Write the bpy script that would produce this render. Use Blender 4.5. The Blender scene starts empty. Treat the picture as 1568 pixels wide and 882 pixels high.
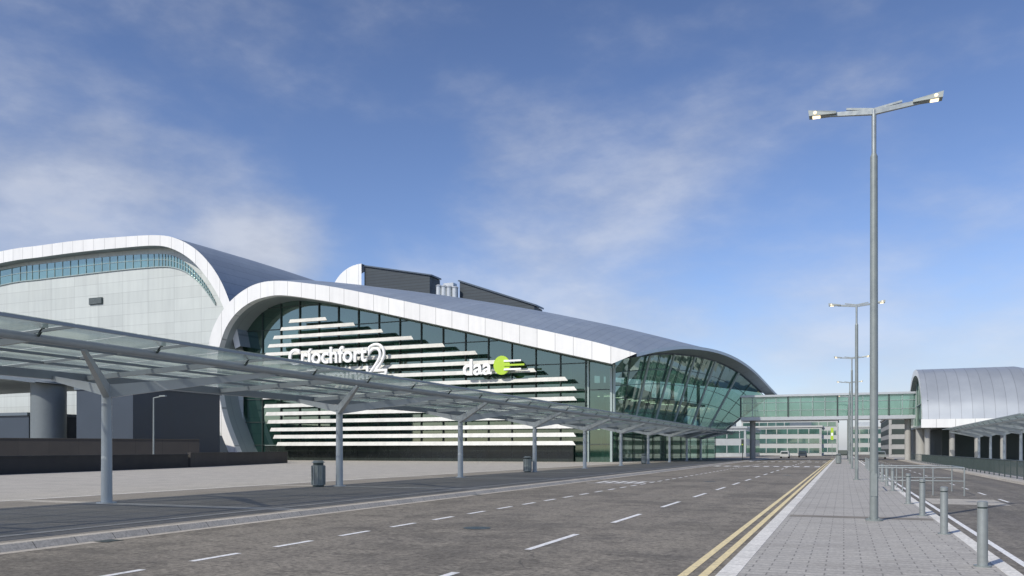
import bpy, math, random
from mathutils import Vector
random.seed(7)
TH=math.atan(508/1250.0); SN=math.sin(TH); CS=math.cos(TH); TT=math.tan(TH)
CAMH=1.85
# ------------------------------------------------------------------ survey helper
# bearing/elevation sightings taken from the tripod onto a plane lying t metres along the road
def sv(px,py,t):
    a=(px-784)/1250.0; b=(688.4-py)/1250.0
    s=t*(a-TT)/(1+a*TT); v=-s*SN+t*CS
    return (s,t,CAMH+b*v)
def cr(pts,n):
    pts=[Vector(p) for p in pts]; P=[pts[0]*2-pts[1]]+pts+[pts[-1]*2-pts[-2]]
    m=len(pts)-1; out=[]
    for k in range(n+1):
        x=k/n*m; i=min(int(x),m-1); f=x-i
        a,b,c,d=P[i],P[i+1],P[i+2],P[i+3]
        out.append(0.5*((2*b)+(c-a)*f+(2*a-5*b+4*c-d)*f*f+(3*b-a-3*c+d)*f**3))
    return out
def interp(x,tab):
    if x<=tab[0][0]: return tab[0][1]
    for (a,b),(c,d) in zip(tab,tab[1:]):
        if x<=c: return b+(d-b)*(x-a)/(c-a)
    return tab[-1][1]
# ------------------------------------------------------------------ materials
def newmat(name):
    m=bpy.data.materials.new(name); m.use_nodes=True
    nt=m.node_tree; nt.nodes.clear()
    out=nt.nodes.new('ShaderNodeOutputMaterial'); return m,nt,out
def N(nt,t,**k):
    n=nt.nodes.new(t)
    for a,b in k.items(): setattr(n,a,b)
    return n
def math_(nt,op,a,b=None,c=None):
    n=N(nt,'ShaderNodeMath',operation=op)
    for i,v in enumerate((a,b,c)):
        if v is None: continue
        if isinstance(v,(int,float)): n.inputs[i].default_value=v
        else: nt.links.new(v,n.inputs[i])
    return n.outputs[0]
def mixc(nt,f,a,b,bt='MIX'):
    n=N(nt,'ShaderNodeMix',data_type='RGBA',blend_type=bt)
    for idx,v in ((0,f),(6,a),(7,b)):
        if isinstance(v,(int,float)): n.inputs[idx].default_value=v
        elif isinstance(v,tuple): n.inputs[idx].default_value=(v+(1,))[:4]
        else: nt.links.new(v,n.inputs[idx])
    return n.outputs[2]
def noise(nt,co,scale,detail=5,rough=.55,sc=None):
    n=N(nt,'ShaderNodeTexNoise'); n.inputs['Scale'].default_value=scale
    n.inputs['Detail'].default_value=detail; n.inputs['Roughness'].default_value=rough
    if sc:
        mp=N(nt,'ShaderNodeMapping'); mp.inputs['Scale'].default_value=sc
        nt.links.new(co,mp.inputs['Vector']); co=mp.outputs[0]
    nt.links.new(co,n.inputs['Vector']); return n.outputs[0]
def ramp(nt,v,lo,hi,a=0.,b=1.):
    n=N(nt,'ShaderNodeMapRange'); nt.links.new(v,n.inputs[0])
    for i,x in enumerate((lo,hi,a,b)): n.inputs[i+1].default_value=x
    return n.outputs[0]
def mat(name,col,rough=.5,metal=0.,var=.15,scale=2.,bump=0.,bscale=40.,lines=(),linecol=.5,spec=.5,stretch=None,extra=None,coord='Object'):
    m,nt,out=newmat(name)
    co=N(nt,'ShaderNodeTexCoord').outputs[coord]
    p=N(nt,'ShaderNodeBsdfPrincipled')
    n1=noise(nt,co,scale,6,.6,stretch); n2=noise(nt,co,scale*.13,3,.5)
    f=math_(nt,'ADD',math_(nt,'MULTIPLY',n1,.6),math_(nt,'MULTIPLY',n2,.4))
    f=ramp(nt,f,.3,.7)
    c=mixc(nt,f,tuple(x*(1-var) for x in col),tuple(min(1,x*(1+var)) for x in col))
    if lines:
        sp=N(nt,'ShaderNodeSeparateXYZ'); nt.links.new(co,sp.inputs[0])
        tot=None; cell=None
        for ax,per,w,off in lines:
            d=math_(nt,'DIVIDE',math_(nt,'ADD',sp.outputs[ax],off+1000*per),per)
            v=math_(nt,'FRACT',d)
            l=math_(nt,'LESS_THAN',v,w/per)
            tot=l if tot is None else math_(nt,'MAXIMUM',tot,l)
            q=math_(nt,'MULTIPLY',math_(nt,'FLOOR',d),7.31+ax)
            cell=q if cell is None else math_(nt,'ADD',cell,q)
        wn=N(nt,'ShaderNodeTexWhiteNoise',noise_dimensions='1D'); nt.links.new(cell,wn.inputs['W'])
        pv=ramp(nt,wn.outputs[0],0,1,.94,1.04)   # panel to panel shade differences
        g=N(nt,'ShaderNodeCombineColor')
        for i in range(3): nt.links.new(pv,g.inputs[i])
        c=mixc(nt,1.,c,g.outputs[0],'MULTIPLY')
        c=mixc(nt,math_(nt,'MULTIPLY',tot,1-linecol),c,(col[0]*.15,col[1]*.15,col[2]*.15))
    if extra: c=extra(nt,co,c)
    nt.links.new(c,p.inputs['Base Color'])
    p.inputs['Metallic'].default_value=metal
    nt.links.new(ramp(nt,n1,.3,.7,max(.02,rough-.08),min(1,rough+.08)),p.inputs['Roughness'])
    p.inputs['Specular IOR Level'].default_value=spec
    if bump>0:
        b=N(nt,'ShaderNodeBump'); b.inputs['Strength'].default_value=bump; b.inputs['Distance'].default_value=.02
        nt.links.new(noise(nt,co,bscale,4),b.inputs['Height']); nt.links.new(b.outputs[0],p.inputs['Normal'])
    nt.links.new(p.outputs[0],out.inputs[0]); return m
def glass(name,tint,body,see=.5,rough=.03,refl=1.0,f0=.12,transl=0.):
    m,nt,out=newmat(name)
    co=N(nt,'ShaderNodeTexCoord').outputs['Object']
    tr=N(nt,'ShaderNodeBsdfTransparent'); tr.inputs[0].default_value=tint+(1,)
    df=N(nt,'ShaderNodeBsdfDiffuse')
    c=mixc(nt,ramp(nt,noise(nt,co,.35,3),.35,.65),tuple(x*.7 for x in body),tuple(x*1.3 for x in body)); nt.links.new(c,df.inputs[0])
    dfo=df.outputs[0]
    if transl:
        tl=N(nt,'ShaderNodeBsdfTranslucent'); nt.links.new(c,tl.inputs[0]); mm=N(nt,'ShaderNodeMixShader'); mm.inputs[0].default_value=transl
        nt.links.new(dfo,mm.inputs[1]); nt.links.new(tl.outputs[0],mm.inputs[2]); dfo=mm.outputs[0]
    gl=N(nt,'ShaderNodeBsdfGlossy'); gl.inputs['Roughness'].default_value=rough; gl.inputs[0].default_value=(refl*.80,refl,refl*.88,1)
    m1=N(nt,'ShaderNodeMixShader'); m1.inputs[0].default_value=see
    nt.links.new(dfo,m1.inputs[1]); nt.links.new(tr.outputs[0],m1.inputs[2])
    fr=N(nt,'ShaderNodeLayerWeight'); fr.inputs[0].default_value=.25
    f=ramp(nt,fr.outputs[1],0,1,f0,.8)
    m2=N(nt,'ShaderNodeMixShader'); nt.links.new(f,m2.inputs[0])
    nt.links.new(m1.outputs[0],m2.inputs[1]); nt.links.new(gl.outputs[0],m2.inputs[2])
    bp=N(nt,'ShaderNodeBump'); bp.inputs['Strength'].default_value=.08; nt.links.new(noise(nt,co,.5,2),bp.inputs['Height'])
    nt.links.new(bp.outputs[0],gl.inputs['Normal'])
    nt.links.new(m2.outputs[0],out.inputs[0]); return m
def emis(name,col,st):
    m,nt,out=newmat(name); e=N(nt,'ShaderNodeEmission'); e.inputs[0].default_value=col+(1,); e.inputs[1].default_value=st
    nt.links.new(e.outputs[0],out.inputs[0]); return m
def mulv(nt,c,v):
    g=N(nt,'ShaderNodeCombineColor')
    for i in range(3): nt.links.new(v,g.inputs[i])
    return mixc(nt,1.,c,g.outputs[0],'MULTIPLY')
def asph_extra(nt,co,c):
    # tyre-polished lanes, aggregate and repair stains
    st=ramp(nt,noise(nt,co,1.,4,.6,(1.1,.05,1)),.40,.60)
    c=mixc(nt,math_(nt,'MULTIPLY',st,.5),c,(.27,.245,.20))
    bl=ramp(nt,noise(nt,co,.2,8,.72),.48,.58)
    c=mixc(nt,math_(nt,'MULTIPLY',bl,.6),c,(.12,.11,.092))
    b2=ramp(nt,noise(nt,co,1.6,8,.78),.50,.60)
    c=mixc(nt,math_(nt,'MULTIPLY',b2,.5),c,(.11,.10,.085))
    c=mulv(nt,c,ramp(nt,noise(nt,co,9,5,.85),.36,.64,.50,1.50))
    vo=N(nt,'ShaderNodeTexVoronoi',feature='DISTANCE_TO_EDGE'); vo.inputs['Scale'].default_value=.16
    mp=N(nt,'ShaderNodeVectorMath',operation='ADD'); nt.links.new(co,mp.inputs[0])
    nn=N(nt,'ShaderNodeTexNoise'); nn.inputs['Scale'].default_value=.8; nt.links.new(co,nn.inputs['Vector']); nt.links.new(nn.outputs[1],mp.inputs[1])
    nt.links.new(mp.outputs[0],vo.inputs['Vector'])
    cr_=math_(nt,'LESS_THAN',vo.outputs[0],.003)
    return mixc(nt,math_(nt,'MULTIPLY',cr_,.35),c,(.04,.04,.04))
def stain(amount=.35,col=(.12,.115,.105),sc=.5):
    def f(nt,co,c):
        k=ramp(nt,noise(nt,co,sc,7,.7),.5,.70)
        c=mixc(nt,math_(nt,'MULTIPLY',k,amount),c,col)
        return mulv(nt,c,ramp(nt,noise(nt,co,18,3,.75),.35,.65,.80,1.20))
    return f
def streaks(amount=.12):
    def f(nt,co,c):
        k=ramp(nt,noise(nt,co,1.3,6,.65,(1,1,.07)),.45,.70,1.,1.-amount)
        return mulv(nt,c,k)
    return f
def brick_extra(bw,bh,c1,c2,mo,rot=0,off=.5,ms=.012):
    def f(nt,co,c):
        b=N(nt,'ShaderNodeTexBrick'); b.offset=off
        mp=N(nt,'ShaderNodeMapping'); mp.inputs['Rotation'].default_value=(0,0,rot); nt.links.new(co,mp.inputs[0]); nt.links.new(mp.outputs[0],b.inputs['Vector'])
        b.inputs['Scale'].default_value=1; b.inputs['Brick Width'].default_value=bw; b.inputs['Row Height'].default_value=bh
        b.inputs['Mortar Size'].default_value=ms; b.inputs['Color1'].default_value=c1+(1,); b.inputs['Color2'].default_value=c2+(1,); b.inputs['Mortar'].default_value=mo+(1,)
        c=mixc(nt,.75,c,b.outputs[0])
        return stain(.35,(.2,.19,.17),.6)(nt,co,c)
    return f
def worn(nt,co,c):
    k=ramp(nt,noise(nt,co,9,6,.75),.5,.62)
    return mixc(nt,math_(nt,'MULTIPLY',k,.45),c,(.2,.2,.19))
M={}
M['asphalt']=mat('asphalt',(.21,.19,.157),.85,0,.18,.5,.4,50,extra=asph_extra,spec=.3)
M['asphalt2']=mat('asphalt_drop_off',(.16,.148,.13),.85,0,.18,.6,.4,50,extra=asph_extra,spec=.3)
M['ground']=mat('ground_soil_grass',(.10,.11,.07),.95,0,.3,.05)
M['plaza']=mat('plaza_paving',(.43,.40,.34),.8,0,.1,.7,.1,40,extra=brick_extra(.9,.6,(.45,.42,.36),(.39,.365,.315),(.27,.25,.22)))
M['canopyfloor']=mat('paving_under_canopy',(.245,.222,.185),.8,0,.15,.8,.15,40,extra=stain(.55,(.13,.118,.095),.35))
M['pave']=mat('block_paving',(.42,.40,.36),.8,0,.1,1.2,.15,50,extra=brick_extra(.5,.25,(.44,.42,.375),(.37,.35,.315),(.15,.143,.13),0,.5,.012))
M['kerb']=mat('kerb_granite',(.48,.44,.37),.75,0,.12,3,.15,60,lines=((1,.9,.02,0),),linecol=.3,extra=stain(.3,(.2,.19,.17)))
M['kerb_lt']=mat('kerb_pale_granite',(.70,.68,.62),.75,0,.1,3,.15,60,lines=((1,.9,.02,0),),linecol=.3,extra=stain(.2,(.3,.29,.27)))
M['white_paint']=mat('road_paint_white',(.8,.8,.78),.7,0,.1,4,extra=worn)
M['yellow_paint']=mat('road_paint_yellow',(.78,.65,.36),.7,0,.1,4,extra=worn)
M['steel']=mat('galvanised_steel',(.25,.28,.27),.45,.3,.12,6)
M['steel_lt']=mat('brushed_steel',(.34,.37,.36),.38,.5,.1,9)
M['paintgrey']=mat('grey_painted_steel',(.43,.47,.49),.4,.1,.08,2)
M['colgrey']=mat('grey_column_cladding',(.15,.175,.185),.5,.1,.08,2)
M['beam']=mat('canopy_steel',(.30,.335,.35),.45,.1,.1,2)
M['fascia']=mat('white_aluminium_fascia',(.79,.79,.765),.4,0,.04,.6,lines=((0,2.6,.09,0),),linecol=.5,extra=streaks(.07))
M['soffit']=mat('soffit_panels',(.33,.37,.37),.5,.1,.08,.5,lines=((1,2.5,.06,0),),linecol=.5)
M['roof']=mat('standing_seam_roof',(.29,.34,.40),.45,.2,.08,.3,lines=((0,1.2,.08,0),),linecol=.7,extra=streaks(.1))
M['roof2']=mat('standing_seam_roof_vault',(.36,.39,.42),.45,.3,.08,.3,lines=((0,1.5,.08,0),),linecol=.62)
M['clad']=mat('pale_wall_panels',(.545,.58,.55),.45,.0,.04,.25,lines=((0,6.,.08,0),(2,2.0,.07,0)),linecol=.70,extra=streaks(.09))
M['gl_front']=glass('facade_glass',(.38,.62,.50),(.016,.052,.038),.42,.03,1.,.12)
M['gl_side']=glass('side_glass',(.50,.78,.66),(.03,.09,.068),.58,.03,.95,.2)
M['gl_bridge']=glass('bridge_glass',(.6,.82,.74),(.13,.24,.20),.5,.04,1.,.14)
M['gl_can']=glass('canopy_glass',(.76,.80,.80),(.36,.40,.41),.48,.15,1.,.08,transl=.7)
M['gl_strip']=glass('strip_window_glass',(.3,.4,.4),(.07,.14,.125),.1,.05,1.,.2)
M['slat']=mat('white_louvre_blades',(.62,.62,.575),.45,0,.16,.4,extra=streaks(.15))
M['mull']=mat('dark_mullion',(.05,.07,.065),.4,.2,.1,3)
M['mull_lt']=mat('light_mullion',(.34,.41,.39),.4,.2,.1,3)
M['dark']=mat('dark_interior',(.035,.05,.045),.7,0,.3,.4)
M['stall']=mat('dark_base_panels',(.022,.03,.027),.25,0,.2,.6,lines=((0,1.86,.06,0),),linecol=.4)
M['slab']=mat('floor_slab',(.38,.42,.38),.6,0,.15,.5)
M['intw']=mat('interior_pale',(.5,.5,.45),.6,0,.2,.5)
M['brown']=mat('dark_stone_wall',(.055,.05,.045),.7,0,.2,1,.1,20,lines=((1,2.4,.03,0),),linecol=.5)
M['black']=mat('black_stone_wall',(.018,.018,.018),.6,0,.3,1)
M['plantdk']=mat('plant_screen_louvre',(.032,.045,.055),.5,.1,.12,1,lines=((2,.55,.15,0),),linecol=.6)
M['plantlt']=mat('plant_casing',(.5,.53,.54),.35,.3,.08,1)
M['planttop']=mat('plant_cover',(.13,.16,.185),.4,.2,.08,1)
M['conc']=mat('concrete',(.36,.36,.34),.8,0,.12,.8)
M['bluegrey']=mat('blue_grey_panel',(.045,.06,.08),.4,.1,.1,.5)
M['cream']=mat('cream_wall',(.46,.47,.45),.7,0,.1,.3)
M['green']=mat('lime_green_sign',(.42,.62,.04),.5,0,.05,1)
M['lettering']=mat('white_sign_lettering',(.93,.93,.91),.4,0,.02,1)
M['lampglow']=emis('lit_luminaire',(1,.80,.5),2.2)
M['inlight']=emis('lit_ceiling_fitting',(1,.95,.75),1.8)
# ------------------------------------------------------------------ mesh builder
class B:
    def __init__(s): s.v=[];s.f=[];s.m=[];s.mats=[];s.sm=[]
    def mi(s,k):
        if k not in s.mats: s.mats.append(k)
        return s.mats.index(k)
    def add(s,vs,fs,k,smooth=False):
        o=len(s.v); s.v+= [tuple(v) for v in vs]
        for f in fs: s.f.append([i+o for i in f]); s.m.append(s.mi(k)); s.sm.append(smooth)
    def box(s,x0,x1,y0,y1,z0,z1,k):
        s.add([(x0,y0,z0),(x1,y0,z0),(x1,y1,z0),(x0,y1,z0),(x0,y0,z1),(x1,y0,z1),(x1,y1,z1),(x0,y1,z1)],
          [(3,2,1,0),(4,5,6,7),(0,1,5,4),(1,2,6,5),(2,3,7,6),(3,0,4,7)],k)
    def hexa(s,b,t,k):
        s.add(list(b)+list(t),[(3,2,1,0),(4,5,6,7),(0,1,5,4),(1,2,6,5),(2,3,7,6),(3,0,4,7)],k)
    def quad(s,a,b,c,d,k): s.add([a,b,c,d],[(0,1,2,3)],k)
    def tube(s,p0,p1,r0,k,r1=None,n=10,sx=1.):
        p0=Vector(p0);p1=Vector(p1); r1=r0 if r1 is None else r1
        d=(p1-p0).normalized(); up=Vector((0,0,1)) if abs(d.z)<.9 else Vector((1,0,0))
        x=d.cross(up).normalized(); y=x.cross(d)
        vs=[]
        for p,r in ((p0,r0),(p1,r1)):
            for i in range(n):
                a=2*math.pi*i/n; vs.append(p+x*math.cos(a)*r*sx+y*math.sin(a)*r)
        fs=[(i,(i+1)%n,n+(i+1)%n,n+i) for i in range(n)]
        s.add(vs,fs,k,n>6); s.add(vs[:n],[tuple(range(n))[::-1]],k); s.add(vs[n:],[tuple(range(n))],k)
    def beam(s,p0,p1,w,h,k,w1=None,h1=None):
        p0=Vector(p0);p1=Vector(p1); w1=w1 or w; h1=h1 or h
        d=(p1-p0).normalized(); up=Vector((0,0,1)) if abs(d.z)<.95 else Vector((0,1,0))
        x=d.cross(up).normalized(); y=x.cross(d)
        f=lambda p,w,h:[p-x*w/2-y*h/2,p+x*w/2-y*h/2,p+x*w/2+y*h/2,p-x*w/2+y*h/2]
        s.hexa(f(p0,w,h),f(p1,w1,h1),k)
    def grid(s,rows,k,smooth=True):
        n=len(rows[0]); vs=[p for r in rows for p in r]
        s.add(vs,[(j*n+i,j*n+i+1,(j+1)*n+i+1,(j+1)*n+i) for j in range(len(rows)-1) for i in range(n-1)],k,smooth)
    def done(s,name,parent=None,loc=None):
        me=bpy.data.meshes.new(name); me.from_pydata(s.v,[],s.f); 
        for k in s.mats: me.materials.append(M[k])
        me.polygons.foreach_set('material_index',s.m); me.polygons.foreach_set('use_smooth',s.sm); me.update()
        o=bpy.data.objects.new(name,me); bpy.context.collection.objects.link(o)
        if parent: o.parent=parent
        if loc: o.location=loc
        return o
def empty(name):
    e=bpy.data.objects.new(name,None); bpy.context.collection.objects.link(e); return e
# ------------------------------------------------------------------ ground
b=B(); b.quad((-3000,-3000,-.03),(3000,-3000,-.03),(3000,3000,-.03),(-3000,3000,-.03),'ground'); b.done('ground')
b=B(); b.quad((-14.1,-60,0),(-1.6,-60,0),(-1.6,420,0),(-14.1,420,0),'asphalt'); b.done('main_road')
b=B(); b.quad((2.3,-60,0),(8.8,-60,0),(8.8,420,0),(2.3,420,0),'asphalt2'); b.done('side_road')
# road markings
b=B()
def mark(x0,x1,y0,y1,k='white_paint',z=.006): b.quad((x0,y0,z),(x1,y0,z),(x1,y1,z),(x0,y1,z),k)
t=2.0
while t<150:
    mark(-5.47,-5.33,t+.05,t+3.05); t+=6
t=6.2
while t<120:
    mark(-10.06,-9.92,t,t+1.15); t+=2.15
mark(-2.25,-2.12,-20,180,'yellow_paint'); mark(-1.97,-1.84,-20,180,'yellow_paint')
for i in range(11): mark(-13.4+i*1.05,-12.85+i*1.05,92,95)
mark(-13.5,-2.4,90.6,90.9); mark(-13.5,-2.4,96,96.3)
for i in range(11): mark(-13.4+i*1.05,-12.85+i*1.05,128,131)
for k in range(5): mark(-12.9+k*.55,-12.6+k*.55,44,46.2,'white_paint')
mark(-13.2,-10.1,43.3,43.5); mark(-13.2,-10.1,46.8,47.0)
t=8
while t<140:
    mark(5.3,5.4,t,t+2); t+=5
mark(2.62,2.74,-10,150)
for k in range(6): mark(3.0+k*.95,3.5+k*.95,88,91)
b.done('road_markings')
# manhole and gully covers
b=B()
def disc(x,y,r,z):
    b.add([(x+r*math.cos(i*math.pi/12),y+r*math.sin(i*math.pi/12),z) for i in range(24)],[tuple(range(24))],'mull')
for x,y in ((-8,17.5),(-7.2,48),(-3.8,62)): disc(x,y,.33,.007)
for t in range(12,120,18): b.quad((-13.95,t,.009),(-13.6,t,.009),(-13.6,t+.45,.009),(-13.95,t+.45,.009),'mull')
b.done('manhole_covers')
# central pavement
b=B(); b.box(-1.36,2.08,-40,260,-.02,.12,'pave'); b.done('central_pavement')
b=B(); b.hexa([(-1.66,-40,-.02),(-1.362,-40,-.02),(-1.362,260,-.02),(-1.66,260,-.02)],[(-1.63,-40,.125),(-1.362,-40,.125),(-1.362,260,.125),(-1.63,260,.125)],'kerb_lt')
b.hexa([(2.082,-40,-.02),(2.32,-40,-.02),(2.32,260,-.02),(2.082,260,-.02)],[(2.082,-40,.125),(2.29,-40,.125),(2.29,260,.125),(2.082,260,.125)],'kerb_lt')
b.hexa([(-14.4,-60,-.02),(-13.98,-60,-.02),(-13.98,300,-.02),(-14.4,300,-.02)],[(-14.4,-60,.125),(-14.12,-60,.125),(-14.12,300,.125),(-14.4,300,.125)],'kerb')
b.quad((-13.979,-60,.005),(-13.72,-60,.005),(-13.72,300,.005),(-13.979,300,.005),'kerb')
b.hexa([(8.7,-60,-.02),(9.0,-60,-.02),(9.0,300,-.02),(8.7,300,-.02)],[(8.74,-60,.125),(9.0,-60,.125),(9.0,300,.125),(8.74,300,.125)],'kerb')
b.done('kerb_stones')
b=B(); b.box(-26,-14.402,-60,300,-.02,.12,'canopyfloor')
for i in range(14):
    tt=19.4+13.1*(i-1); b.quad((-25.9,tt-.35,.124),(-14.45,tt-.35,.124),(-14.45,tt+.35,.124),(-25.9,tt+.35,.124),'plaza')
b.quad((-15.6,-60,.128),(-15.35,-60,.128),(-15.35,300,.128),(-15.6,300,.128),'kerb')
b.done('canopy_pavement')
b=B(); b.box(-220,-26.002,-60,300,-.02,.121,'plaza'); b.quad((-26.3,-60,.126),(-26.05,-60,.126),(-26.05,300,.126),(-26.3,300,.126),'kerb_lt'); b.done('plaza_pavement')
b=B(); b.box(9.002,60,-60,300,-.02,.12,'pave'); b.done('side_pavement')
b=B(); b.quad((-1.3,22.3,.124),(2.05,22.3,.124),(2.05,22.9,.124),(-1.3,22.9,.124),'canopyfloor'); b.quad((2.8,31,.006),(5.1,31,.006),(5.1,34.5,.006),(2.8,34.5,.006),'plaza'); b.done('ground_patches')  # darker strip across the pavement by the first lamp, pale patch on the side road
# ------------------------------------------------------------------ terminal
term=empty('airport_terminal')
outer=[(356,706),(340,668),(327,632),(319,592),(317,548),(322,515),(333,488),(350,464),(372,445),(398,433),(430,430),(480,435),(520,441),(600,457),(700,478),(800,499),(900,521),(975,541)]
inner=[(369,706),(353,668),(341,632),(334,592),(333,548),(339,520),(348,498),(363,478),(383,463),(405,455),(432,452),(480,458),(520,465),(600,482),(700,504),(800,527),(900,549),(937,557)]
NF=72
O=cr([sv(x,y,105) for x,y in outer],NF); I=cr([sv(x,y,105) for x,y in inner],NF)
b=B(); b.grid([O,I],'fascia',False)
b.grid([[p+Vector((0,1.2,0)) for p in I],[Vector(p) for p in I]],'fascia',True)
b.done('white_arch_fascia',term)
b=B(); b.grid([[p+Vector((0,1.2,0)) for p in I],[p+Vector((0,5.2,0)) for p in I]],'soffit',True); b.done('arch_reveal',term)
# roof
ridge=[(480,433),(512,437),(545,440),(600,446),(660,452),(700,457),(820,476),(900,490),(980,508),(1060,530)]
rt=[]
for x,y in ridge:
    p=sv(x,y,125); rt.append((p[0],p[2]))
E=[(-25.1,105,14.4),(-23.7,113,15.9),(-21.3,125,17.5),(-18.4,140,18.0),(-15.2,150,16.3),(-11.4,158,12.0)]
E=cr(E,40)
def Eat(t):
    for p,q in zip(E,E[1:]):
        if p.y<=t<=q.y: return p+(q-p)*((t-p.y)/(q.y-p.y))
    return E[0] if t<105 else E[-1]
def ridge_row():
    out=[]
    for p in O:
        w=(p.x-O[0].x)/(O[-1].x-O[0].x); s=p.x+(w**3)*(rt[-1][0]-O[-1].x)
        if s>rt[0][0]: zz=interp(s,rt)
        else: zz=p.z*1.0+4.0*max(0,p.z/28)
        out.append(Vector((s,125,zz)))
    return out
RR=ridge_row()
for _ in range(3):
    RR=[RR[0]]+[Vector((RR[i].x,125,(RR[i-1].z+2*RR[i].z+RR[i+1].z)/4)) for i in range(1,NF)]+[RR[-1]]
rows=[O]
for t in (109,113,117,121):
    f=(t-105)/20.; g=math.sin(f*math.pi/2); e=Eat(t); r=[]
    for i,(p,q) in enumerate(zip(O,RR)):
        w=i/NF; v=p+(q-p)*f; v.z=p.z+(q.z-p.z)*g
        v.y=t; k=max(0,(w-.8)/.2)**2; base=O[-1]+(RR[-1]-O[-1])*f; basez=O[-1].z+(RR[-1].z-O[-1].z)*g
        v.x+=k*(e.x-base.x); v.z+=k*(e.z-basez); r.append(v)
    rows.append(r)
rows.append(RR)
for t in (130,135,140,145,150,154,158):
    e=Eat(t); f=(t-125)/33.; r=[]
    for i,q in enumerate(RR):
        w=i/NF; z=q.z*(1-.35*f*f); k=max(0,(w-.6)/.4)**1.6
        r.append(Vector((q.x+k*(e.x-RR[-1].x),t,z+k*(e.z-RR[-1].z*(1-.35*f*f)))))
    rows.append(r)
b=B(); b.grid(rows,'roof'); b.done('curved_roof',term)
b=B()
ein=[p+Vector((-1.2-2.8*(1-i/40.),0,-.9)) for i,p in enumerate(E)]
elow=[p+Vector((0.03,0,-.42)) for p in E]
b.grid([[p+Vector((.03,0,.05)) for p in E],elow],'plantlt'); b.grid([elow,ein],'soffit')
b.done('roof_eave',term)
# front glazing
G0=[Vector((p.x,110,p.z-.02)) for p in I]
GX=-29.8
G0=[p if p.x<GX else Vector((GX,110,p.z)) for p in G0]
b=B(); poly=G0+[Vector((GX,110,0))]
c=Vector((-60,110,8)); vs=[c]+poly
b.add(vs,[(0,i,i+1) for i in range(1,len(vs)-1)]+[(0,len(vs)-1,1)],'gl_front'); b.done('front_glazing',term)
topall=sorted([(p.x,p.z) for p in G0[int(NF*.28):]])
def leftx(z): return interp(z,sorted((p.z,p.x) for p in G0[:int(NF*.5)]))
b=B()
x=GX
while x>-92:
    b.box(x-.06,x+.06,109.75,109.98,0.12,interp(x,topall)-.1,'mull'); x-=3.72
for z in (2.6,6.4,10.2,14,17.8,21.6,25.2):
    xr=GX
    for q in sorted(topall,reverse=True):
        if q[1]>=z: xr=min(GX,q[0]); break
    b.box(leftx(z),xr,109.8,109.96,z-.05,z+.05,'mull')
b.box(GX-.15,GX+.15,109.7,110.1,0,interp(GX,topall)-.05,'mull_lt')
b.box(GX-3.4,GX-3.2,109.7,110.1,0,interp(GX-3,topall)-.05,'mull_lt')
b.done('front_mullions',term)
b=B(); b.box(-88.5,-35.2,109.5,109.7,.12,2.5,'stall'); b.box(-88.5,-35.2,109.42,109.72,2.502,2.6,'mull_lt'); b.done('dark_base_band',term)
# white louvre blades
b=B(); TL=107.6
ler=[(443,492),(430,504),(419,517),(411,530),(406,543),(403,556),(402,570),(401,583),(402,596),(403,609),(405,622),(407,634),(410,646),(414,658),(419,669),(424,680)]
rex=[500,543,586,632,680,730,777,820,868,882,882,882,882,882,881,880]
for (x,y),xr in zip(ler,rex):
    p=sv(x,y,TL); s1=sv(xr,y,TL)[0]; z=p[2]
    b.add([(p[0],TL+.2,z-.27),(s1,TL+.2,z-.27),(s1+.2,TL-.18,z-.27),(p[0],TL-.18,z-.27),
           (p[0],TL+.35,z+.31),(s1-.5,TL+.35,z+.31),(s1-.35,TL+.18,z+.31),(p[0],TL+.18,z+.31)],
          [(0,1,2,3),(7,6,5,4),(3,2,6,7),(1,0,4,5),(2,1,5,6),(0,3,7,4)],'slat')
    xx=p[0]+2
    while xx<s1-1:
        b.box(xx-.05,xx+.05,TL+.35,109.4,z-.05,z+.05,'mull'); xx+=3.72
b.done('louvre_blades',term)
# lettering
def text(body,s,z,size,ext=.16,k='lettering',outline=False,t=106.6,sxs=1.):
    cu=bpy.data.curves.new('sign_letters','FONT'); cu.body=body; cu.size=size; cu.extrude=ext
    cu.offset=.06
    if outline: cu.fill_mode='NONE'; cu.bevel_depth=.22; cu.extrude=0; cu.offset=0
    cu.materials.append(M[k]); o=bpy.data.objects.new('sign_letters',cu); bpy.context.collection.objects.link(o)
    o.location=(s,t,z); o.rotation_euler=(math.pi/2,0,0); o.scale=(sxs,1,1); o.parent=term; return o
text('Críochfort',-81.6,15.3,3.5,sxs=.95); text('Terminal',-78.0,12.2,3.3,sxs=.95)
text('2',-67.0,13.2,6.6,outline=True,sxs=1.05)
text('daa',-51.0,12.6,3.2,sxs=1.05)
b=B()
pts=[]
for i in range(24):
    a=2*math.pi*i/24; pts.append((-44.9+1.25*math.cos(a),106.55,13.8+1.35*math.sin(a)))
b.add(pts,[tuple(range(24))],'green'); b.add([(p[0],106.8,p[2]) for p in pts],[tuple(range(24))[::-1]],'green')
b.grid([[Vector(p) for p in pts+pts[:1]],[Vector((p[0],106.8,p[2])) for p in pts+pts[:1]]],'green')
for i in range(3): b.box(-44.5,-41.9+.5*(1-abs(i-1)),106.4,106.53,13.05+i*.6,13.3+i*.6,'lettering' if i!=1 else 'green')
b.done('sign_emblem',term)
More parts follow.
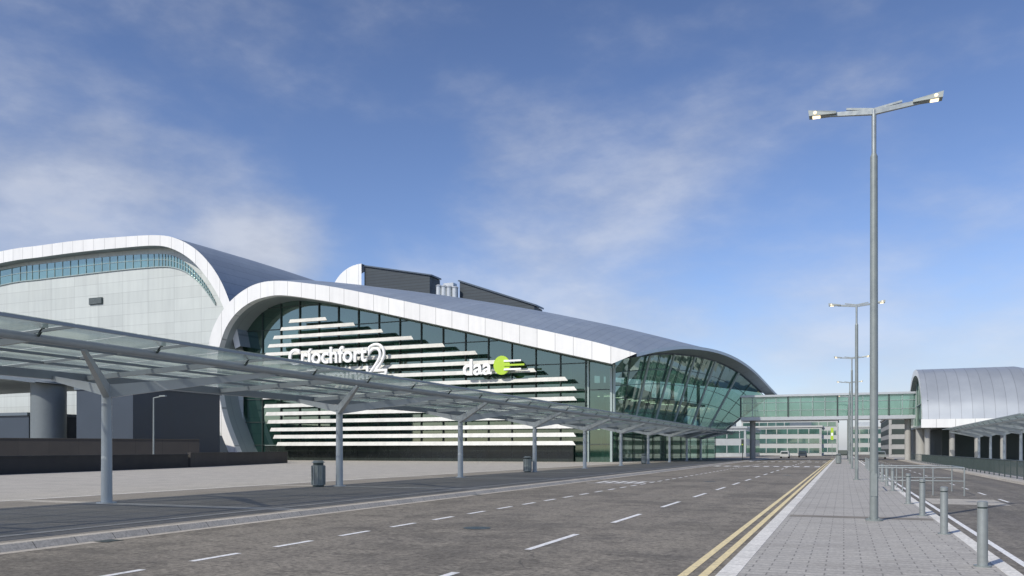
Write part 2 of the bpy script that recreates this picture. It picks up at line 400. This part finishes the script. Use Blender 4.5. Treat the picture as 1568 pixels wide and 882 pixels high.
# road side glazing, leaning
b=B(); NG=24; top=[];bot=[];mid=[]
for i in range(NG+1):
    t=110+ (157-110)*i/NG; e=Eat(t); k=i/NG
    top.append(Vector((GX if i==0 else e.x-4.2+2.6*k-(.6 if k<.1 else 0),t,e.z-1.1)))
    bot.append(Vector((GX+8.5*k**1.3,t,5.2)))
mr=[[bt+(tp-bt)*(j/5) for tp,bt in zip(top,bot)] for j in range(6)]
b.grid(mr,'gl_side',False)
gb=[Vector((p.x-1.2*min(1,i/3),p.y,5.2)) for i,p in enumerate(bot)]; g0=[Vector((p.x,p.y,0.12)) for p in gb]
b.grid([g0,gb],'gl_side',False); b.done('road_side_glazing',term)
b=B()
off=Vector((.12,0,0))
for i in range(0,NG+1):
    if i%4==0: b.tube(bot[i]+off*3,top[i]+off*3,.2,'mull_lt',n=8)
    elif i%2==0: b.beam(bot[i]+off,top[i]+off,.08,.1,'mull')
    if i%2==0: b.beam(g0[i]+off,gb[i]+off,.09,.12,'mull')
for j in (0,1,2,3,4,5):
    for i in range(NG): b.beam(mr[j][i]+off,mr[j][i+1]+off,.07,.07,'mull')
for i in range(NG):
    b.beam(bot[i]+Vector((.5,0,.1)),bot[i+1]+Vector((.5,0,.1)),.9,.45,'mull_lt')
    for z in (1.2,3.2): b.beam(Vector((g0[i].x+.1,g0[i].y,z)),Vector((g0[i+1].x+.1,g0[i+1].y,z)),.08,.07,'mull')
b.done('road_side_mullions',term)
# interior floors / cores
b=B()
for z in (5.0,9.8):
    b.add([(-88,111.5,z),(-31.5,111.5,z),(-24.,155,z),(-88,155,z),(-88,111.5,z+.4),(-31.5,111.5,z+.4),(-24.,155,z+.4),(-88,155,z+.4)],[(3,2,1,0),(4,5,6,7),(0,1,5,4),(1,2,6,5),(2,3,7,6),(3,0,4,7)],'slab')
b.box(-84,-44,122,150,.12,19,'dark'); b.box(-40,-33,126,150,.12,12.5,'intw'); b.box(-31,-27,140,152,.12,9.7,'intw')
for i in range(12): b.tube((-85+i*4.8,113.5,.12),(-85+i*4.8,113.5,min(24,interp(-85+i*4.8,topall)-1)),.28,'slab',n=10)
for i in range(7): b.tube((-32+i*1.2,116+i*6,.12),(-32+i*1.2,116+i*6,14),.3,'intw',n=10)
for i in range(10):
    t=114+i*4.2; b.box(-33+i*.6,-30.9+i*.72,t,t+.25,4.7,4.85,'inlight'); b.box(-33+i*.6,-31.2+i*.72,t,t+.2,9.5,9.6,'inlight')
for i in range(9):
    x=-83+i*5.4; b.box(x,x+2.2,112,115,5.42,6.6+(i%3)*.3,'slab'); b.box(x+1,x+3.4,112.3,113,.13,1.6+(i%2)*.5,'intw')
b.done('interior_floors',term)
# ---- rooftop plant
b=B()
def plant(xa,ya,xb,yb,T0,T1,drop,k):
    p=sv(xa,ya,T0); q=sv(xb,yb,T0)
    b.hexa([(p[0],T0,p[2]-drop),(q[0],T0,q[2]-drop),(q[0],T1,q[2]-drop),(p[0],T1,p[2]-drop)],
           [(p[0],T0,p[2]-.3),(q[0],T0,q[2]-.3),(q[0],T1,q[2]-.3),(p[0],T1,p[2]-.3)],k)
    b.hexa([(p[0]-.3,T0-.3,p[2]-.29),(q[0]+.3,T0-.3,q[2]-.29),(q[0]+.3,T1,q[2]-.29),(p[0]-.3,T1,p[2]-.29)],
           [(p[0]-.3,T0+.2,p[2]),(q[0]+.3,T0+.2,q[2]),(q[0]+.3,T1,q[2]),(p[0]-.3,T1,p[2])],'planttop')
plant(558,405,658,420,130,134,7,'plantdk'); plant(704,428,818,466,130,134,6,'plantdk')
pa=sv(511,440,130); pb=sv(557,405,130); rws=[]
for T in (129.2,134):
    r=[]
    for i in range(13):
        a=math.pi/2*i/12; r.append(Vector((pb[0]-(pb[0]-pa[0])*math.cos(a),T,pa[2]-2+(pb[2]-pa[2]+2)*math.sin(a))))
    rws.append(r)
b.grid(rws,'plantlt')
r=rws[0]; b.add([Vector((pb[0],129.2,pa[2]-3))]+r,[(0,i,i+1) for i in range(1,13)],'fascia')
for x in (672,680,688,697):
    p=sv(x,438+(x-668)*.1,129); b.tube((p[0],129,p[2]-4),(p[0],129,p[2]),.5,'plantlt',n=14); b.tube((p[0],129,p[2]),(p[0],129,p[2]+.25),.62,'plantlt',r1=.35,n=14)
p=sv(689,434,132); b.box(p[0]-1.1,p[0]+.9,131.5,133,p[2]-4,p[2],'plantlt')
b.done('rooftop_plant',term)
# ------------------------------------------------------------------ second hall (left)
hall=empty('terminal_hall')
T2=107.5
o2=[(-260,452),(-150,420),(0,385),(60,376),(120,368),(180,363),(240,360),(272,366),(300,382),(322,405),(338,430),(350,458),(360,490),(368,530)]
i2=[(-260,470),(-150,437),(0,403),(60,394),(120,386),(180,380),(236,376),(264,381),(290,396),(311,418),(327,441),(340,466),(351,496),(360,534)]
O2=cr([sv(x,y,T2) for x,y in o2],60); I2=cr([sv(x,y,T2) for x,y in i2],60)
b=B(); b.grid([O2,I2],'fascia',False); b.grid([I2,[p+Vector((0,2.0,0)) for p in I2]],'soffit'); b.done('white_arch_fascia',hall)
b=B(); b.grid([[Vector((p.x,T2+(60*j/6),p.z*(1+.012*math.sin(j/6*math.pi)))) for p in O2] for j in range(7)],'roof'); b.done('curved_roof',hall)
b=B(); W=[Vector((p.x,T2+2.,p.z)) for p in I2]
b.grid([[Vector((p.x,T2+2.,0)) for p in W],W],'clad',False)
b.done('wall_panels',hall)
st=[(-150,451,476),(0,414,437),(60,405,428),(120,398,421),(180,392,414),(236,389,409),(262,391,409),(284,402,416),(303,420,431),(318,440,449),(330,462,467)]
tp=cr([sv(x,y,T2+1.9) for x,y,_ in st],50); bt=cr([sv(x,y,T2+1.9) for x,_,y in st],50)
b=B(); b.grid([bt,tp],'gl_strip',False)
for i in range(0,51,1): b.beam(bt[i]+Vector((0,-.06,0)),tp[i]+Vector((0,-.06,0)),.07,.08,'mull_lt')
for i in range(50):
    b.beam(bt[i]+Vector((0,-.05,0)),bt[i+1]+Vector((0,-.05,0)),.1,.16,'mull_lt')
    f=.55; m0=bt[i]+(tp[i]-bt[i])*f; m1=bt[i+1]+(tp[i+1]-bt[i+1])*f; b.beam(m0+Vector((0,-.05,0)),m1+Vector((0,-.05,0)),.06,.08,'mull_lt')
b.done('strip_window',hall)
b=B(); p=sv(137,457,T2+1.9); q=sv(157,465,T2+1.9)
b.box(p[0],q[0],T2+1.75,T2+1.97,q[2],p[2],'mull')
for i in range(5): b.box(p[0]+.1,q[0]-.1,T2+1.66,T2+1.74,q[2]+.1+i*.19,q[2]+.18+i*.19,'steel')
b.done('wall_louvre',hall)
b=B(); b.box(-150,-95,T2+1.2,T2+1.95,0.12,4.2,'bluegrey'); b.done('plinth_band',hall)
# ------------------------------------------------------------------ low buildings at left
lb=empty('entrance_block')
b=B(); b.box(-90,-80.5,75,90,.12,9.4,'bluegrey'); b.box(-90.2,-80.3,74.8,90.2,9.402,9.8,'planttop'); b.done('core_wall',lb)
b=B(); b.tube((-96.2,76,.12),(-96.2,76,10.6),2.1,'colgrey',n=32); b.done('round_column',lb)
b=B(); b.box(-160,-98.6,75,95,.12,6.3,'bluegrey'); b.box(-160,-98.5,74.7,95,6.31,6.7,'planttop')
b.done('side_wing',lb)
b=B(); cA=[(-180,11.2),(-130,12.2),(-104,11.8),(-93.5,10.3)]; cB=[(-180,10.3),(-130,11.3),(-104,11.1),(-93.5,10.2)]
b.grid([cr([(x,y,z) for x,z in cA],20) for y in (72,96)],'planttop'); b.grid([cr([(x,y,z) for x,z in cB],20) for y in (72,96)],'soffit')
b.grid([cr([(x,72,z) for x,z in cA],20),cr([(x,72,z) for x,z in cB],20)],'planttop',False)
b.done('curved_canopy_roof',lb)
def wall(name,p,q,h,w,k):
    b=B(); b.beam((p[0],p[1],h/2+.12),(q[0],q[1],h/2+.12),w,h,k)
    b.beam((p[0],p[1],h+.17),(q[0],q[1],h+.17),w+.12,.1,k); b.done(name)
wall('stone_retaining_wall',(-52,30),(-58.9,61.2),1.2,.5,'black')
wall('stone_retaining_wall',(-58.9,61.5),(-67.8,88),1.35,.5,'brown')
wall('stone_retaining_wall',(-100,40),(-73,78),2.9,.6,'brown')
# ------------------------------------------------------------------ glazed walkway canopy
def canopy(name,sF,sB,sP,t0,t1,tp0,dt):
    root=empty(name); zF,zB=4.86,4.5; sg=1 if sF>sB else -1
    zz=lambda s: zF+(zB-zF)*(s-sF)/(sB-sF)
    b=B(); t=t0; L=1.87
    while t<t1:
        b.quad((sF,t+.02,zF),(sB,t+.02,zB),(sB,t+L-.02,zB),(sF,t+L-.02,zF),'gl_can'); t+=L
    b.done('glass_roof_panels',root)
    b=B(); sT=sF+(sB-sF)*.18; sR=sF+(sB-sF)*.93
    b.tube((sT,t0,zz(sT)-.2),(sT,t1,zz(sT)-.2),.11,'paintgrey',n=12)
    b.beam((sR,t0,zz(sR)-.2),(sR,t1,zz(sR)-.2),.16,.28,'beam')
    for f in (.0,.36,.55,.74,1.0):
        s=sF+(sB-sF)*f; b.beam((s,t0,zz(s)-.06),(s,t1,zz(s)-.06),.06,.08,'beam')
    t=t0
    while t<t1:
        b.beam((sF,t,zF-.05),(sB,t,zB-.05),.05,.07,'beam')
        b.beam((sT+sg*.12,t,zz(sT)-.16),(sT+sg*.38,t,zz(sT)+.1),.05,.05,'mull')
        b.tube((sT+sg*.38,t,zz(sT)+.03),(sT+sg*.38,t,zz(sT)+.13),.06,'mull',n=8)
        t+=L*2
    t=t0
    while t<t1: b.beam((sT,t,zz(sT)-.2),(sR,t,zz(sR)-.2),.08,.16,'beam'); t+=L*3.5
    b.done('roof_beams',root)
    b=B(); t=tp0
    while t<t1-1:
        b.tube((sP,t,.12),(sP,t,3.75),.17,'paintgrey',r1=.15,n=18); b.tube((sP,t,.12),(sP,t,.16),.3,'paintgrey',n=18)
        b.tube((sP,t,3.7),(sP,t,3.95),.19,'paintgrey',r1=.14,n=14)
        for d in (-1,1):
            b.beam((sP,t,3.72),(sT,t+d*3.9,zz(sT)-.3),.2,.42,'paintgrey',.09,.14)
        b.beam((sP,t,3.75),(sR,t,zz(sR)-.3),.16,.34,'paintgrey',.1,.16)
        t+=dt
    b.done('posts_and_arms',root)
canopy('glazed_walkway_canopy',-17.0,-25.0,-22.0,-12,150,19.45-13.1,13.1)
canopy('glass_taxi_canopy',13.5,20.0,18.,78,136,84,10)
# ------------------------------------------------------------------ street lamps
def lamp(s,t):
    b=B(); z0=.12
    b.tube((0,0,0),(0,0,.04),.2,'steel',n=20)
    for i in range(4):
        a=math.pi/4+i*math.pi/2; b.tube((.15*math.cos(a),.15*math.sin(a),.04),(.15*math.cos(a),.15*math.sin(a),.08),.02,'steel',n=6)
    b.tube((0,0,.04),(0,0,8.85),.098,'steel',r1=.085,n=20); b.tube((0,0,8.85),(0,0,8.93),.085,'steel',r1=.055,n=20)
    b.tube((0,0,8.93),(0,0,9.98),.056,'steel_lt',n=16)
    b.box(-.07,.07,-.102,-.06,.6,1.15,'steel')
    for d in (-1,1):
        b.beam((0,0,9.93),(d*1.0,0,10.02),.09,.12,'steel_lt',.07,.09)
        b.beam((d*.0,0,10.0),(d*.62,0,10.1),.05,.05,'steel_lt')
        b.add([(d*.85,-.11,10.0),(d*1.48,-.13,10.02),(d*1.48,.13,10.02),(d*.85,.11,10.0),(d*.85,-.08,10.07),(d*1.5,-.11,10.17),(d*1.5,.11,10.17),(d*.85,.08,10.07)],
              [(3,2,1,0),(4,5,6,7),(0,1,5,4),(1,2,6,5),(2,3,7,6),(3,0,4,7)],'steel')
        b.add([(d*1.22,-.07,9.995),(d*1.40,-.08,10.0),(d*1.40,.08,10.0),(d*1.22,.07,9.995),(d*1.22,-.07,10.012),(d*1.40,-.08,10.017),(d*1.40,.08,10.017),(d*1.22,.07,10.012)],
              [(3,2,1,0),(0,1,5,4),(1,2,6,5),(2,3,7,6),(3,0,4,7)],'lampglow')
        b.tube((d*1.34,-.135,10.08),(d*1.34,-.115,10.08),.04,'lampglow',n=10)
    b.done('street_lamp',loc=(s,t,z0))
for i in range(6): lamp(.68,21.7+28.9*i)
b=B(); b.tube((0,0,0),(0,0,6.6),.09,'steel',r1=.06,n=10); b.beam((0,0,6.6),(1.1,0,6.75),.08,.08,'steel'); b.box(.8,1.5,-.12,.12,6.7,6.82,'steel'); b.done('street_lamp',loc=(-60.3,58.6,.12))
# bollards
for i in range(14):
    b=B(); b.tube((0,0,0),(0,0,.02),.12,'steel',n=20); b.tube((0,0,.02),(0,0,.86),.072,'steel_lt',n=20); b.tube((0,0,.86),(0,0,.885),.066,'mull',n=20); b.tube((0,0,.885),(0,0,.955),.072,'steel_lt',n=20); b.tube((0,0,.955),(0,0,.97),.072,'steel_lt',r1=.055,n=20)
    b.done('bollard',loc=(1.9,13.8+5*i-(0 if i<4 else -4),.12))
b=B()
for t in (36.5,40.5):
    b.tube((1.2,t,1.12),(4.4,t,1.12),.03,'steel_lt',n=8); b.tube((1.2,t,.6),(4.4,t,.6),.025,'steel_lt',n=8)
    for s in (1.2,2.2,3.3,4.4): b.tube((s,t,0.02),(s,t,1.12),.03,'steel_lt',n=8)
for s in (1.2,4.4): b.tube((s,36.5,1.12),(s,40.5,1.12),.03,'steel_lt',n=8)
b.done('pedestrian_guard_rail')
b=B(); t=30
while t<140:
    b.tube((9.5,t,.12),(9.5,t,1.25),.035,'mull',n=6); t+=2
for z in (.3,1.2): b.tube((9.5,30,z),(9.5,140,z),.028,'mull',n=6)
t=30
while t<120:
    b.beam((9.5,t,.3),(9.5,t,1.2),.02,.02,'mull'); t+=.16
b.done('roadside_railing')
def bin_(s,t):
    b=B(); b.tube((0,0,0),(0,0,.08),.26,'mull',n=20); b.tube((0,0,.08),(0,0,1.0),.3,'steel',n=24); b.tube((0,0,1.0),(0,0,1.12),.24,'mull',n=16); b.tube((0,0,1.12),(0,0,1.22),.32,'steel',r1=.2,n=24)
    for i in range(12):
        a=i*math.pi/6; b.tube((.31*math.cos(a),.31*math.sin(a),.1),(.31*math.cos(a),.31*math.sin(a),.98),.02,'steel',n=5)
    b.done('litter_bin',loc=(s,t,.12))
bin_(-22.65,31.8); bin_(-22.3,58.0); bin_(-22.3,97); bin_(-.6,108)
# ------------------------------------------------------------------ footbridge
br=empty('glazed_footbridge'); b=B()
TB=150
b.box(-17,11,TB,TB+5,7.0,7.6,'plantlt'); b.box(-17,11,TB-.3,TB+5.3,11.1,11.45,'plantlt'); b.box(-17,11,TB+.2,TB+4.8,7.602,7.7,'slab')
b.done('deck_and_roof',br)
b=B(); b.quad((-17,TB+.1,7.6),(11,TB+.1,7.6),(11,TB+.1,11.1),(-17,TB+.1,11.1),'gl_bridge'); b.quad((-17,TB+4.9,7.6),(11,TB+4.9,7.6),(11,TB+4.9,11.1),(-17,TB+4.9,11.1),'gl_bridge'); b.done('glazing',br)
b=B()
for i in range(15):
    s=-17+i*2
    for t in (TB+.02,TB+4.8): b.box(s-.05,s+.05,t-.06,t+.06,7.6,11.1,'mull_lt')
    if i%4==0: b.box(s-.12,s+.12,TB-.1,TB+.2,7.6,11.1,'mull')
for z in (8.7,10.1): b.box(-17,11,TB-.04,TB+.04,z-.04,z+.04,'mull_lt')
for s in (-15.2,10):
    b.tube((s,TB+2.5,.1),(s,TB+2.5,7),.5,'conc',n=20)
b.done('frames_and_piers',br)
# ------------------------------------------------------------------ right hand building
rb=empty('car_park_link_building')
prof=[(140,6.4),(141,9.2),(143.5,12.0),(148,14.4),(155,15.4),(162,14.4),(168,11),(171,6.4)]
def row(s,k): 
    return cr([Vector((s,t,6.4+(z-6.4)*k)) for t,z in prof],28)
b=B(); sec=[(11.2,1.),(14,1.),(20,1.),(25.5,1.),(27,.96),(28.2,.86),(29.2,.66),(30,.35),(30.3,0)]
b.grid([row(s,k) for s,k in sec],'roof2'); b.done('vaulted_roof',rb)
b=B(); r0=row(11.2,1.); ri=[Vector((11.2,155+(p.y-155)*.92,5.6+(p.z-5.6)*.90)) for p in r0]
b.grid([r0,ri],'fascia',False); b.grid([ri,[p+Vector((1.5,0,0)) for p in ri]],'soffit')
b.box(11,30.5,139.4,139.98,5.2,6.5,'fascia'); b.box(11,30.5,140,171,5.3,5.6,'soffit'); b.done('eaves_fascia',rb)
b=B(); gi=[p+Vector((.9,0,0)) for p in ri]; vs=[Vector((12.1,155,5.6))]+gi; b.add(vs,[(0,i,i+1) for i in range(1,len(vs)-1)],'gl_side'); 
for i in range(2,27,3): b.beam((12.0,gi[i].y,5.6),(12.0,gi[i].y,gi[i].z),.12,.12,'mull_lt')
b.beam((12,141,9.5),(12,169,9.5),.12,.12,'mull_lt'); b.done('end_glazing',rb)
b=B(); b.box(14.5,29,146,168,.12,5.29,'dark')
for i in range(6):
    b.tube((12+i*3.4,141.5,.12),(12+i*3.4,141.5,5.3),.4,'conc',n=16)
b.tube((11.8,150,.12),(11.8,150,5.3),.8,'conc',n=20); b.tube((11.8,160,.12),(11.8,160,5.3),.8,'conc',n=20)
b.done('columns',rb)
# ------------------------------------------------------------------ distant buildings
def block(name,s0,s1,t0,t1,h,fl,kw,kg='gl_strip'):
    r=empty(name); b=B(); b.box(s0,s1,t0,t1,.0,h,kw); b.done('walls',r)
    b=B(); fh=h/fl
    for f in range(fl):
        z0=f*fh+fh*.30; z1=f*fh+fh*.82
        b.box(s0+.5,s1-.5,t0-.06,t0-.003,z0,z1,kg)
        b.box(s0-.06,s0-.003,t0+.5,t1-.5,z0,z1,kg); b.box(s1+.003,s1+.06,t0+.5,t1-.5,z0,z1,kg)
        s=s0+.5
        while s<s1-.4: b.box(s-.1,s+.1,t0-.16,t0-.062,z0,z1,kw); s+=3
    b.done('windows',r)
    b=B(); b.box(s0-.3,s1+.3,t0-.3,t1+.3,h+.002,h+.5,kw); b.box(s0+3,s0+8,t0+4,t0+9,h+.5,h+2.2,'plantlt'); b.box(s1-9,s1-3,t0+3,t0+6,h+.5,h+1.6,'planttop'); b.done('parapet',r)
block('terminal_office_building',-46,-6,255,285,8.4,3,'cream')
block('white_office_building',-36,-2,320,350,12.5,4,'cream')
block('multi_storey_car_park',10,40,215,260,9.6,4,'conc','dark')
block('concourse_building',-60,-22,205,240,7,2,'plantlt')
block('hangar_office',2,26,330,350,10,3,'cream')
b=B(); b.box(-3.3,-2.6,239,239.3,4.5,7.8,'green'); b.box(-3.0,-2.9,239.35,239.6,0,7.6,'steel'); b.box(-3.2,-2.7,238.94,238.99,5.6,6.4,'lettering'); b.done('totem_sign')
b=B(); b.tube((-15,135,.1),(-15,135,3.4),.07,'mull',n=8); b.box(-15.2,-14.8,134.8,135.0,2.4,3.5,'mull')
for z,k in ((3.25,'dark'),(2.95,'dark'),(2.65,'green')): b.tube((-15,134.79,z),(-15,134.74,z),.1,k,n=12)
b.done('traffic_signal')
def van(s,t,k,ln=4.3,h=1.55):
    b=B(); pr=[(-ln/2,.35),(-ln/2,.85),(-ln/2+.35,.95),(-ln*.22,h-.05),(-ln*.12,h),(ln*.25,h),(ln*.40,1.0),(ln/2-.05,.85),(ln/2,.35)]
    w=.88
    L=[(-w*(.86 if z>1.1 else 1),y,z) for y,z in pr]; R=[(-x,y,z) for x,y,z in L]; n=len(pr)
    b.add(L+R,[(i,(i+1)%n,n+(i+1)%n,n+i) for i in range(n)]+[tuple(range(n))[::-1],tuple(range(n,2*n))],k)
    b.quad((-.7,-ln*.46,1.0),(.7,-ln*.46,1.0),(.64,-ln*.235,h-.12),(-.64,-ln*.235,h-.12),'dark')
    for x in (-.8,.8):
        for y in (-ln*.31,ln*.31): b.tube((x-.11,y,.33),(x+.11,y,.33),.33,'black',n=16); b.tube((x-.115,y,.33),(x+.115,y,.33),.18,'steel',n=12)
    b.done('parked_car',loc=(s,t,.01))
van(-11.8,186,'cream'); van(-9,205,'bluegrey'); van(6.8,178,'steel_lt')
# ------------------------------------------------------------------ world, sun, camera
EL=math.radians(40); SX,SY=.4,.9165; az=math.atan2(-SX,-SY)
w=bpy.data.worlds.new('World'); bpy.context.scene.world=w; w.use_nodes=True; nt=w.node_tree; nt.nodes.clear()
out=N(nt,'ShaderNodeOutputWorld'); bg=N(nt,'ShaderNodeBackground'); bg.inputs[1].default_value=.12
sky=N(nt,'ShaderNodeTexSky',sky_type='NISHITA'); sky.sun_disc=False; sky.sun_elevation=EL; sky.sun_rotation=az; sky.air_density=1.; sky.dust_density=.8; sky.ozone_density=2.5
co=N(nt,'ShaderNodeTexCoord').outputs['Generated']
sep=N(nt,'ShaderNodeSeparateXYZ'); nt.links.new(co,sep.inputs[0])
def blob(d,r0,r1):
    vm=N(nt,'ShaderNodeVectorMath',operation='DISTANCE'); nt.links.new(co,vm.inputs[0]); vm.inputs[1].default_value=d
    n=N(nt,'ShaderNodeMapRange',interpolation_type='SMOOTHSTEP'); nt.links.new(vm.outputs['Value'],n.inputs[0])
    for i,x in enumerate((r0,r1,1.,0.)): n.inputs[i+1].default_value=x
    return n.outputs[0]
mp=N(nt,'ShaderNodeMapping'); mp.inputs['Rotation'].default_value=(.0,.45,.2); mp.inputs['Scale'].default_value=(1.,1.,2.2); nt.links.new(co,mp.inputs[0])
n1=N(nt,'ShaderNodeTexNoise'); n1.inputs['Scale'].default_value=2.3; n1.inputs['Detail'].default_value=8; n1.inputs['Roughness'].default_value=.5; n1.inputs['Distortion'].default_value=.35; nt.links.new(mp.outputs[0],n1.inputs['Vector'])
n2=N(nt,'ShaderNodeTexNoise'); n2.inputs['Scale'].default_value=7; n2.inputs['Detail'].default_value=8; n2.inputs['Roughness'].default_value=.58; nt.links.new(mp.outputs[0],n2.inputs['Vector'])
bl=blob((-.78,.58,.22),.05,.36); br_=blob((.12,.99,.07),.05,.32); bc=blob((-.61,.77,.20),.01,.12); bm=blob((-.33,.92,.15),.05,.45)
wgt=math_(nt,'ADD',math_(nt,'MULTIPLY',bl,.21),math_(nt,'ADD',math_(nt,'MULTIPLY',br_,.17),math_(nt,'ADD',math_(nt,'MULTIPLY',bc,.17),math_(nt,'MULTIPLY',bm,.08))))
lowz=ramp(nt,sep.outputs[2],.0,.30,.12,-.03)
f=math_(nt,'ADD',math_(nt,'ADD',math_(nt,'MULTIPLY',n1.outputs[0],.68),math_(nt,'MULTIPLY',n2.outputs[0],.32)),math_(nt,'ADD',wgt,lowz))
mr_=N(nt,'ShaderNodeMapRange',interpolation_type='SMOOTHSTEP'); nt.links.new(f,mr_.inputs[0])
for i,x in enumerate((.46,.84,0.,.78)): mr_.inputs[i+1].default_value=x
hz=ramp(nt,sep.outputs[2],.0,.5,1.06,.76)
tint=mixc(nt,1.,sky.outputs[0],(1.04,1.07,1.30),'MULTIPLY'); tint=mulv(nt,tint,hz)
shade=ramp(nt,n2.outputs[0],.35,.65,.76,1.04)
g=N(nt,'ShaderNodeVectorMath',operation='SCALE'); g.inputs[0].default_value=(5.4,5.6,6.1); nt.links.new(shade,g.inputs['Scale'])
c=mixc(nt,mr_.outputs[0],tint,g.outputs[0]); nt.links.new(c,bg.inputs[0]); nt.links.new(bg.outputs[0],out.inputs[0])
l=bpy.data.lights.new('sun','SUN'); l.energy=3.7; l.angle=math.radians(.8); l.color=(1,.945,.85)
lo=bpy.data.objects.new('sun',l); bpy.context.collection.objects.link(lo)
lo.rotation_euler=Vector((SX*math.cos(EL),SY*math.cos(EL),-math.sin(EL))).to_track_quat('-Z','Y').to_euler(); lo.location=(-50,-40,60)
cam=bpy.data.cameras.new('camera'); co_=bpy.data.objects.new('camera',cam); bpy.context.collection.objects.link(co_)
cam.sensor_width=36; cam.lens=36*1250/1568.; cam.shift_y=247.4/1568.; cam.clip_end=8000; cam.clip_start=.1
co_.location=(0,0,CAMH); co_.rotation_euler=(math.pi/2,0,TH)
sc=bpy.context.scene; sc.camera=co_
sc.view_settings.view_transform='Standard'; sc.view_settings.look='None'; sc.view_settings.exposure=0
